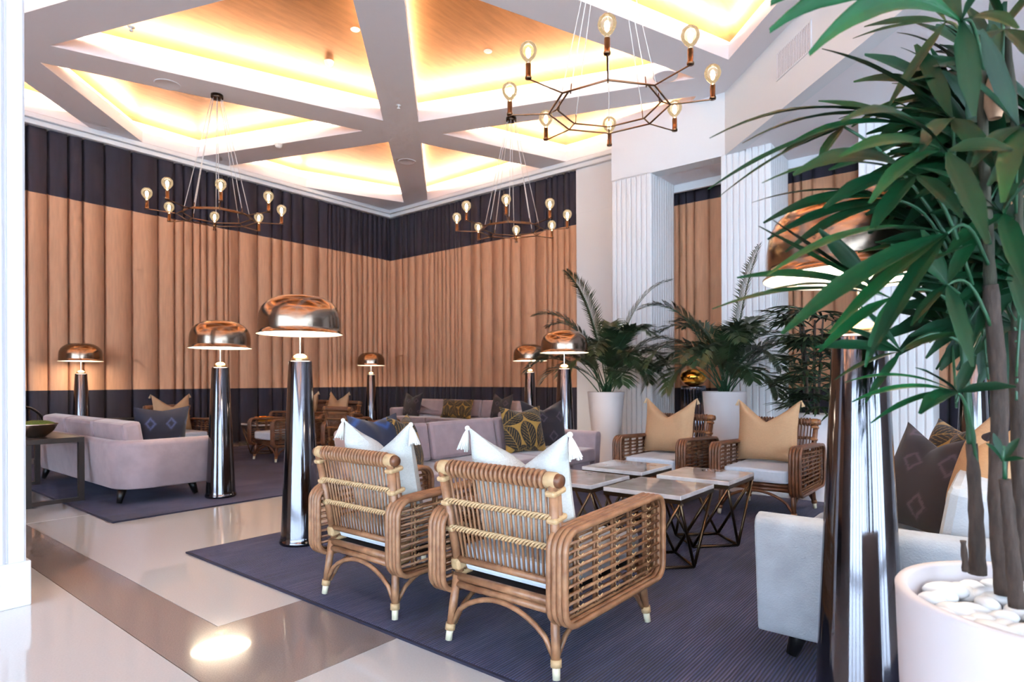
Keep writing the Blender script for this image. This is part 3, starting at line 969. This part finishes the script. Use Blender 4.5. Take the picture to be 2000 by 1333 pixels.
tb.location = (3.69, 1.755, RZ); tb['label'] = 'square marble table nearest the viewer, right of the rattan arm'; tb['group'] = 'marble coffee tables'
dup(tb, (4.37, 1.71, RZ), 0, 'square marble table in front of the rightmost beige-pillow armchair', 'marble coffee tables')
dup(tb, (4.40, 2.37, RZ), 0, 'square marble table farthest back, before the other beige-pillow armchair', 'marble coffee tables')
dup(tb, (3.68, 2.37, RZ), 0, 'square marble table half hidden behind the white tasselled pillow', 'marble coffee tables')
dup(tb, (5.28, 9.62, RZ), 0, 'distant square table with brass legs beside the low rattan armchair', 'marble coffee tables')

# gold bowl on the distant table
gb = MB().lathe([(0, .502), (.06, .504), (.12, .53), (.15, .575), (.158, .60), (.15, .605), (.14, .58), (.10, .53), (0, .52)], 28).build('bowl', 'gold_polish', loc=(5.28, 9.62, RZ))
tag(gb, 'small gold bowl on the distant brass-legged table', 'bowl')

# ------------------------------------------------------------------ console behind the left sofa
cz = .655
cs = thing('console_table', 'dark wooden open-frame console behind the left sofa', 'table', (1.80, 8.0, 0))
MB().box(-.24, .24, -.80, .80, cz - .05, cz).build('top', 'dark_wood', cs, bevel=.003)
for y in (-.775, .775):
    for x in (-.215, .215):
        MB().box(x - .025, x + .025, y - .025, y + .025, RZ if x > 0 else 0, cz - .05).build('leg', 'dark_wood', cs)
    MB().box(-.19, .19, y - .025, y + .025, RZ, .05).build('floor_rail', 'dark_wood', cs)
bw = thing('serving_bowl', 'silver bowl filled with green moss on the dark console', 'bowl', (1.72, 7.52, cz))
MB().lathe([(0, 0), (.07, 0), (.08, .01), (.14, .06), (.175, .125), (.18, .135), (.17, .135), (.13, .07), (0, .03)], 32).build('body', 'silver_bowl', bw)
MB().sphere((0, 0, .12), .165, .165, .05).build('moss', 'moss', bw)
# dark things by the far-left curtain
dt = thing('side_table', 'low dark table by the far left lamp', 'table', (3.75, 10.75, RZ))
MB().box(-.6, .6, -.28, .28, .56, .62).build('top', 'black_metal', dt)
for x in (-.55, .55):
    for y in (-.24, .24): MB().box(x - .02, x + .02, y - .02, y + .02, 0, .56).build('leg', 'black_metal', dt)
rc = thing('round_back_chair', 'dark round-backed chair near the far left lamp', 'chair', (2.35, 10.55, 0), -PI / 2 + .2)
arc = [(-.26, .30 * math.cos(PI * k / 16), .52 + .34 * math.sin(PI * k / 16)) for k in range(17)]
MB().tube(arc, .018, 8).build('back_hoop', 'black_metal', rc)
for k in range(5):
    y = -.2 + k * .1
    MB().tube([(-.25, y, .46), (-.26, y, .52 + .34 * math.sqrt(max(0, 1 - (y / .3) ** 2)))], .008, 6).build('back_rod', 'black_metal', rc)
MB().prism(rrect(-.26, .24, -.27, .27, .1), .42, .48).build('seat', 'deck_dark', rc, bevel=.01)
for x in (-.2, .2):
    for y in (-.22, .22): MB().tube([(x, y, .43), (x * 1.15, y * 1.15, .0 + RZ)], .014, 8).build('leg', 'black_metal', rc)

# ------------------------------------------------------------------ vase on fluted pedestal
pd = thing('pedestal', 'fluted smoky chrome pedestal under the gold vase', 'pedestal', (8.30, 3.42, 0))
MB().lathe([(0, 0), (.17, 0), (.17, .04), (.15, .05), (.15, 1.07), (.17, 1.08), (.17, 1.125), (0, 1.125)], 32).build('core', 'smoke_chrome', pd)
fl = MB().tube([(0, 0, .05), (0, 0, 1.08)], .017, 8).mesh('flute', 'smoke_chrome')
for k in range(22):
    a = 2 * PI * k / 22
    link('flute', fl, pd, loc=(.155 * math.cos(a), .155 * math.sin(a), 0))
vs_ = MB().lathe([(0, 0), (.06, .0), (.12, .02), (.172, .07), (.19, .125), (.175, .18), (.12, .225), (.055, .24), (.05, .235), (.05, .20), (0, .19)], 36).build('vase', 'gold_polish', loc=(8.30, 3.42, 1.125))
tag(vs_, 'squat polished gold vase on the fluted pedestal', 'vase')

# ------------------------------------------------------------------ planters and palms
def planter(label, loc, rt, rb, h, group='white planters', n=48):
    p = thing('planter', label, 'planter', loc, 0, group)
    MB().lathe([(0, 0), (rb, 0), (rb + .005, .01), (rb + (rt - rb) * .97, h - .02), (rt, h - .006), (rt - .004, h), (rt - .02, h), (rt - .026, h - .006), (rt - .03, h - .08), (0, h - .08)], n).build('pot', 'pot_white', p)
    MB().lathe([(0, h - .07), (rt - .03, h - .07)], 32).build('soil', 'soil', p)
    return p
planter('tall tapered white planter beside the first white column', (7.72, 4.50, 0), .27, .16, 1.04)
planter('tall tapered white planter beside the gold vase', (7.74, 2.78, 0), .27, .19, 1.06)
planter('cylindrical white planter behind the rightmost beige pillow', (6.68, 1.50, 0), .19, .175, .86)

def frond(b, base, az, elev, L, droop, nl=34, ll=.34, rnd=random, twist=0.0):
    """arching feather frond: rachis tube and paired leaflets"""
    d = Vector((math.cos(az) * math.cos(elev), math.sin(az) * math.cos(elev), math.sin(elev)))
    p = Vector(base); pts = [p.copy()]
    seg = 14
    for i in range(seg):
        p = p + d * (L / seg); pts.append(p.copy())
        d = (d + Vector((0, 0, -droop * (i + 2) / seg))).normalized()
    b.cur = 1
    b.tube(pts, [.009 * (1 - .8 * i / seg) for i in range(seg + 1)], 5)
    b.cur = 0
    for k in range(nl):
        s = .34 + .66 * k / (nl - 1)
        f = s * seg; i = min(int(f), seg - 1); fr = f - i
        q = pts[i].lerp(pts[i + 1], fr)
        t = (pts[i + 1] - pts[i]).normalized()
        side = t.cross(Vector((0, 0, 1)))
        if side.length < .05: side = Vector((math.sin(az), -math.cos(az), 0))
        side.normalize(); up = side.cross(t).normalized()
        ln = ll * (math.sin(PI * (.14 + .80 * (s - .34) / .66)) ** .7) * rnd.uniform(.85, 1.1)
        for sg in (1, -1):
            dd = (t * .95 + side * sg * .9 + up * .22).normalized()
            w = .0105
            q0 = q; q1 = q + dd * ln * .5; d2 = (dd + Vector((0, 0, -.45))).normalized(); q2 = q1 + d2 * ln * .5
            n0 = dd.cross(up).normalized()
            vs = [q0 - n0 * w * .4, q0 + n0 * w * .4, q1 - n0 * w, q1 + n0 * w, q2]
            b.add(vs, [(0, 1, 3, 2), (2, 3, 4)], True)
def palm(label, loc, seed, spec, ll=.38, mats=('leaf_dark', 'stalk_green')):
    rnd = random.Random(seed)
    t = thing('potted_palm', label, 'palm', loc, 0, 'feather palms')
    spec = list(spec) + [(rnd.uniform(0, 2 * PI), rnd.uniform(.9, 1.4), rnd.uniform(1.0, 1.5), rnd.uniform(.2, .34)) for _ in range(10)]
    for az, el, L, dr in spec:
        b = MB()
        frond(b, (rnd.uniform(-.07, .07), rnd.uniform(-.07, .07), -.06), az, el, L, dr, 44, ll, rnd)
        b.build('frond', list(mats), t)
    return t
# azimuths: screen right = -51 deg, screen left = 129 deg, towards viewer = 219 deg
A = math.radians
def mkspec(rnd, n, Lr, er, dr):
    return [(rnd.uniform(0, 2 * PI), rnd.uniform(*er), rnd.uniform(*Lr), rnd.uniform(*dr)) for _ in range(n)]
r1 = random.Random(11)
spec1 = [(A(-51), A(78), 2.0, .24), (A(-58), A(62), 1.45, .30), (A(129), A(72), 1.75, .26), (A(125), A(60), 1.5, .32), (A(150), A(80), 1.9, .20),
         (A(-40), A(70), 1.3, .38), (A(200), A(70), 1.4, .36), (A(235), A(66), 1.3, .36), (A(100), A(75), 1.6, .30), (A(-80), A(66), 1.35, .40),
         (A(-51), A(58), 1.2, .42), (A(170), A(62), 1.25, .38), (A(250), A(74), 1.5, .34), (A(129), A(50), 1.25, .30), (A(30), A(76), 1.6, .3), (A(-20), A(60), 1.3, .4)]
palm('feather palm in the tall planter beside the first column', (7.72, 4.50, 1.04), 3, spec1)
spec2 = [(A(-51), A(82), 1.95, .12), (A(129), A(74), 1.75, .30), (A(135), A(64), 1.5, .38), (A(120), A(52), 1.35, .38), (A(-45), A(64), 1.5, .34),
         (A(-60), A(56), 1.3, .36), (A(210), A(70), 1.4, .34), (A(240), A(62), 1.3, .36), (A(180), A(66), 1.3, .38), (A(90), A(72), 1.5, .3),
         (A(-90), A(70), 1.4, .36), (A(0), A(70), 1.5, .34), (A(150), A(56), 1.2, .42), (A(-30), A(50), 1.1, .40)]
palm('feather palm in the tall planter beside the gold vase', (7.74, 2.78, 1.06), 5, spec2)

def blade(p0, p1, w, sag, fold=.25, seg=7, nrm=None):
    """a single strap-like fan segment from p0 to p1, arched upward by sag"""
    p0, p1 = Vector(p0), Vector(p1)
    d = p1 - p0; L = d.length
    side = d.cross(nrm if nrm is not None else Vector((0, 0, 1)))
    if side.length < 1e-4: side = Vector((1, 0, 0))
    side.normalize(); up = side.cross(d).normalized()
    if up.z < 0: up = -up
    vs = []; fs = []
    for i in range(seg + 1):
        s = i / seg
        c = p0 + d * s + Vector((0, 0, 1)) * sag * L * (4 * s * (1 - s)) * .5
        ww = w * (.22 + 1.0 * math.sin(PI * min(1, (.08 + s * .92)) ** .85) ** .8 * .9) if s < .97 else w * .18
        ww = w * min(1, .16 + s * 3.2, .22 + (1 - s) * 2.4) * (.9 + .1 * math.sin(PI * s))
        for q, hgt in ((-1, .9), (-.6, .35), (-.3, .5), (0, 0), (.3, .5), (.6, .35), (1, .9)):
            vs.append(c + side * ww / 2 * q + up * ww * fold * hgt)
    for i in range(seg):
        for q in range(6):
            a = 7 * i + q
            fs.append((a, a + 1, a + 8, a + 7))
    return vs, fs
# small fan palm in the cylindrical planter
rp = thing('potted_palm', 'dark bushy fan palm in the cylindrical planter', 'palm', (6.68, 1.50, .86))
rnd = random.Random(21)
for k in range(5):
    x, y = rnd.uniform(-.08, .08), rnd.uniform(-.08, .08)
    MB().tube([(x, y, -.06), (x * 1.5, y * 1.5, .5), (x * 2.2, y * 2.2, .95)], [.014, .012, .009], 6).build('stem', 'trunk', rp)
for k in range(80):
    z = rnd.uniform(.12, 1.12); az = rnd.uniform(0, 2 * PI); el = rnd.uniform(-.1, .7)
    st = Vector((rnd.uniform(-.08, .08), rnd.uniform(-.08, .08), z - .08))
    out = Vector((math.cos(az) * math.cos(el), math.sin(az) * math.cos(el), math.sin(el)))
    hub = st + out * rnd.uniform(.10, .26)
    b = MB(); b.cur = 1; b.tube([st, hub], .004, 4); b.cur = 0
    sd = out.cross(Vector((0, 0, 1))).normalized(); upv = sd.cross(out)
    for q in range(8):
        a = -1.35 + 2.7 * q / 7
        dd = (out * math.cos(a) + sd * math.sin(a) + Vector((0, 0, -.35))).normalized()
        vs, fs = blade(hub, hub + dd * rnd.uniform(.2, .32), .032, .12, seg=4)
        b.add(vs, fs, True)
    b.build('fan_leaf', ['leaf_dark', 'stalk_green'], rp)

# ------------------------------------------------------------------ foreground fan palm
PU, PV, PH = 1.76, -.095, .72
planter('large round white planter with pebbles in the foreground', (PU, PV, 0), .305, .275, PH, n=72)
peb = []
rnd = random.Random(2)
pm = [MB().sphere((0, 0, 0), a, b_, c_, 14, 9).mesh('pebble', 'pebble') for a, b_, c_ in ((.042, .026, .017), (.035, .024, .020), (.05, .03, .02), (.03, .022, .016))]
placed = []
tries = 0
while len(placed) < 62 and tries < 4000:
    tries += 1
    r = .235 * math.sqrt(rnd.random()); a = rnd.uniform(0, 2 * PI)
    x, y = r * math.cos(a), r * math.sin(a)
    if any((x - q[0]) ** 2 + (y - q[1]) ** 2 < .040 ** 2 for q in placed): continue
    placed.append((x, y))
    o = link('pebble', pm[len(placed) % 4], loc=(PU + x, PV + y, PH - .052 + .012 * rnd.random()), rot=(rnd.uniform(-.3, .3), rnd.uniform(-.3, .3), rnd.uniform(0, 6)))
    tag(o, 'smooth white pebble in the large foreground planter', 'pebble', 'pebbles in the foreground planter')

def P(x, y, D):                   # point at photo position (x, y), D metres ahead of the viewpoint
    F = Vector((math.cos(TH), math.sin(TH), 0)); R = Vector((math.sin(TH), -math.cos(TH), 0))
    return Vector((0, 0, 1.2)) + (F + R * ((x - 1000) / 1186) + Vector((0, 0, -(y - 744.8) / 1186))) * D
fp = thing('fan_palm', 'large green fan palm in the foreground at right', 'palm', (PU, PV, PH - .07))
O = fp.location.copy()
def loc_(p): return Vector(p) - O
def smooth_path(s):
    pts = [loc_(P(*q)) for q in s]; fine = []
    n = len(pts)
    for i in range(n - 1):
        p0, p1, p2, p3 = pts[max(i - 1, 0)], pts[i], pts[i + 1], pts[min(i + 2, n - 1)]
        for q in range(6):
            t = q / 6
            fine.append(.5 * ((2 * p1) + (p2 - p0) * t + (2 * p0 - 5 * p1 + 4 * p2 - p3) * t * t + (3 * p1 - p0 - 3 * p2 + p3) * t ** 3))
    fine.append(pts[-1]); return fine
stems = [([(1908, 1125, 1.50), (1905, 1000, 1.50), (1897, 870, 1.50)], .020, .012, 'trunk'),
         ([(1897, 872, 1.50), (1885, 720, 1.50), (1868, 520, 1.50), (1862, 300, 1.48)], .010, .006, 'stalk_green'),
         ([(1962, 1165, 1.42), (1948, 980, 1.43), (1952, 780, 1.43), (1935, 560, 1.42)], .022, .016, 'trunk'),
         ([(1935, 562, 1.42), (1925, 350, 1.40), (1918, 120, 1.38)], .013, .009, 'husk_fibre'),
         ([(1995, 1135, 1.50), (1990, 900, 1.50), (1985, 650, 1.48)], .020, .015, 'trunk'),
         ([(1985, 652, 1.48), (1990, 350, 1.45), (1965, 40, 1.42)], .011, .008, 'husk_fibre'),
         ([(1885, 1120, 1.46), (1880, 1060, 1.46)], .008, .006, 'trunk'),
         ([(1985, 1190, 1.30), (1974, 1060, 1.30), (1962, 940, 1.30)], .016, .011, 'trunk')]
for s_, r0, r1_, mt in stems:
    fine = smooth_path(s_)
    n = len(fine)
    MB().tube(fine, [r0 + (r1_ - r0) * i / (n - 1) + .0012 * math.sin(i * 2.3) for i in range(n)], 10).build('trunk' if mt == 'trunk' else 'upper_stem', mt, fp)
MB().lathe([(.012, 0), (.02, .03), (.019, .07), (.008, .11), (0, .115)], 12).build('husk', 'husk', fp, loc=loc_(P(1945, 235, 1.36)))
# each fan: stalk origin, hub, list of (tip x, tip y, tip depth, width, sag)
FANS = [
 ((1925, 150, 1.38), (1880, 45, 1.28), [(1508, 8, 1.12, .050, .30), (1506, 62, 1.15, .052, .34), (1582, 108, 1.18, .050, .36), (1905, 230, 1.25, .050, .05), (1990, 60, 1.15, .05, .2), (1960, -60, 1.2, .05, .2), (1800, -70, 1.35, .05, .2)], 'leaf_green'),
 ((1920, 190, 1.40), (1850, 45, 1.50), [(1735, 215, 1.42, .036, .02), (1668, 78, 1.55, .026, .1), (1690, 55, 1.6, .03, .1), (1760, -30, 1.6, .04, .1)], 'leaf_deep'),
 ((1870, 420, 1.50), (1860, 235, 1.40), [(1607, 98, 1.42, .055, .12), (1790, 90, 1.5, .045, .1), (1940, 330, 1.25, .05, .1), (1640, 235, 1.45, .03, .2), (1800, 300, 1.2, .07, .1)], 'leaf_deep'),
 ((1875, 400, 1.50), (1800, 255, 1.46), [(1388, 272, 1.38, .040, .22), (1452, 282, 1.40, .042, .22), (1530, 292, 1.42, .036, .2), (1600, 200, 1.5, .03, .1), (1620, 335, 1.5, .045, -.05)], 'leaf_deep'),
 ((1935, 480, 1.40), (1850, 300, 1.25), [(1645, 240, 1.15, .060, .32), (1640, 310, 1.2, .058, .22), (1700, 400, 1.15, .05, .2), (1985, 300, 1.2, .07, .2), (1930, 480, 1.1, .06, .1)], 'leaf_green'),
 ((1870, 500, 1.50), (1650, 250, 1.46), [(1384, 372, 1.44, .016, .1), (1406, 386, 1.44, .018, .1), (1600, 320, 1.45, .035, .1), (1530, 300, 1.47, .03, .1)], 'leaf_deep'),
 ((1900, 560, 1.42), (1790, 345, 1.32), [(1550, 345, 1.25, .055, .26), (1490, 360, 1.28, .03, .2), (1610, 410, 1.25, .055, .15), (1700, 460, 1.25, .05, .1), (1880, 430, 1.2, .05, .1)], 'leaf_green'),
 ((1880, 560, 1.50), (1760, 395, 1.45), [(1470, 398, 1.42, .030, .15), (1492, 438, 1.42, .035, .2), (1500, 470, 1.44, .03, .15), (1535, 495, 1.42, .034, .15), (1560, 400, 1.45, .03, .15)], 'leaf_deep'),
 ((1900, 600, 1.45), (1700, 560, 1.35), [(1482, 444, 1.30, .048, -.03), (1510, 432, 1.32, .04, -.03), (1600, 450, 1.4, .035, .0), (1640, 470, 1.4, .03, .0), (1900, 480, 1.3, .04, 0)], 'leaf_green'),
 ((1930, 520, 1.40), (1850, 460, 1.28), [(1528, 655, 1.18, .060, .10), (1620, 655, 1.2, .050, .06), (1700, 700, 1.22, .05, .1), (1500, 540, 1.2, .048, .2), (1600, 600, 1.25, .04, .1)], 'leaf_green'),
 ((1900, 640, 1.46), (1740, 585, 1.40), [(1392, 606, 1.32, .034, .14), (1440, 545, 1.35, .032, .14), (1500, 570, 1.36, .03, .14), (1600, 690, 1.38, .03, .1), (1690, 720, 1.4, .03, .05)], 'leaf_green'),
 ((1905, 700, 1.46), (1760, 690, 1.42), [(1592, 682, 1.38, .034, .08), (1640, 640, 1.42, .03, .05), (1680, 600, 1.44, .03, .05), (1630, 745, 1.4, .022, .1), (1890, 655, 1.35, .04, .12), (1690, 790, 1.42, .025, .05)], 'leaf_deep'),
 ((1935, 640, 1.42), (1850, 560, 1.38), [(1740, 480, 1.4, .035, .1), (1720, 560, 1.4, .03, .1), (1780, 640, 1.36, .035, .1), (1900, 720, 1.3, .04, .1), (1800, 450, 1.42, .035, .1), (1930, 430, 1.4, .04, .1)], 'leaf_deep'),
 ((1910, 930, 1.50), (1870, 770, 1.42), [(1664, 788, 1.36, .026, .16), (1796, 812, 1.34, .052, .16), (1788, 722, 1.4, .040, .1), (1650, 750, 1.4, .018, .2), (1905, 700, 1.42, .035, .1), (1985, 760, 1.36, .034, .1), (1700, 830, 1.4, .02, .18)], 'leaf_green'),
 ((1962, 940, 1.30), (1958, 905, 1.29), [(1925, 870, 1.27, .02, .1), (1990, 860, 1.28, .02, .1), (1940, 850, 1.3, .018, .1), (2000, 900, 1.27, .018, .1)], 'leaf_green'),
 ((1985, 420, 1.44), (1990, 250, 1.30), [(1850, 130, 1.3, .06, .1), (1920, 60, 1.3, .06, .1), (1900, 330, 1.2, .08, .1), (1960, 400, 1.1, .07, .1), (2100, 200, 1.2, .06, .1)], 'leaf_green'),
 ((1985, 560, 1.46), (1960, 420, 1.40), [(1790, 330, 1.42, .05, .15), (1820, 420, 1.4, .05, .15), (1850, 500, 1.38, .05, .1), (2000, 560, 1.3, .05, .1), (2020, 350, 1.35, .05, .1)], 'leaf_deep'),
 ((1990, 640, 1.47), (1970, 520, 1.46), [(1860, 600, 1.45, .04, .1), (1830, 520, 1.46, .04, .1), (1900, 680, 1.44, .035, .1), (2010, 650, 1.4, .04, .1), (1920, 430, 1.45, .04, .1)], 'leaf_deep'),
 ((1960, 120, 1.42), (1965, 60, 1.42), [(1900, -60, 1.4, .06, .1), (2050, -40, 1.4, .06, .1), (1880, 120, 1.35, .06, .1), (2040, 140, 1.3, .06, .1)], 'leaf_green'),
]
frnd = random.Random(77)
for st, hub, tips, mt in FANS:
    a, h = loc_(P(*st)), loc_(P(*hub))
    arc = [a.lerp(h, q / 8) + Vector((0, 0, .05 * math.sin(PI * q / 8) + .0)) for q in range(9)]
    leaf = MB().tube(arc, [.0042 - .0001 * q for q in range(9)], 6).build('stalk', 'stalk_green', fp)
    for x, y, D, w, sag in tips:
        tip = P(x, y, D)
        tow = (Vector((0, 0, 1.2)) - tip).normalized()
        vs, fs = blade(h, tip - O, min(w, .05) * (.95 if x < 1620 else .8), sag, fold=.16, seg=12,
                       nrm=tow * (.9 if x < 1600 and y < 120 else frnd.uniform(.15, .75)) + Vector((0, 0, .25 if x < 1600 and y < 120 else .6)))
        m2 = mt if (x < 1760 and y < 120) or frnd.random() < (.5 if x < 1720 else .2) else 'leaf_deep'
        MB().add(vs, fs, True).build('leaflet', m2, leaf)

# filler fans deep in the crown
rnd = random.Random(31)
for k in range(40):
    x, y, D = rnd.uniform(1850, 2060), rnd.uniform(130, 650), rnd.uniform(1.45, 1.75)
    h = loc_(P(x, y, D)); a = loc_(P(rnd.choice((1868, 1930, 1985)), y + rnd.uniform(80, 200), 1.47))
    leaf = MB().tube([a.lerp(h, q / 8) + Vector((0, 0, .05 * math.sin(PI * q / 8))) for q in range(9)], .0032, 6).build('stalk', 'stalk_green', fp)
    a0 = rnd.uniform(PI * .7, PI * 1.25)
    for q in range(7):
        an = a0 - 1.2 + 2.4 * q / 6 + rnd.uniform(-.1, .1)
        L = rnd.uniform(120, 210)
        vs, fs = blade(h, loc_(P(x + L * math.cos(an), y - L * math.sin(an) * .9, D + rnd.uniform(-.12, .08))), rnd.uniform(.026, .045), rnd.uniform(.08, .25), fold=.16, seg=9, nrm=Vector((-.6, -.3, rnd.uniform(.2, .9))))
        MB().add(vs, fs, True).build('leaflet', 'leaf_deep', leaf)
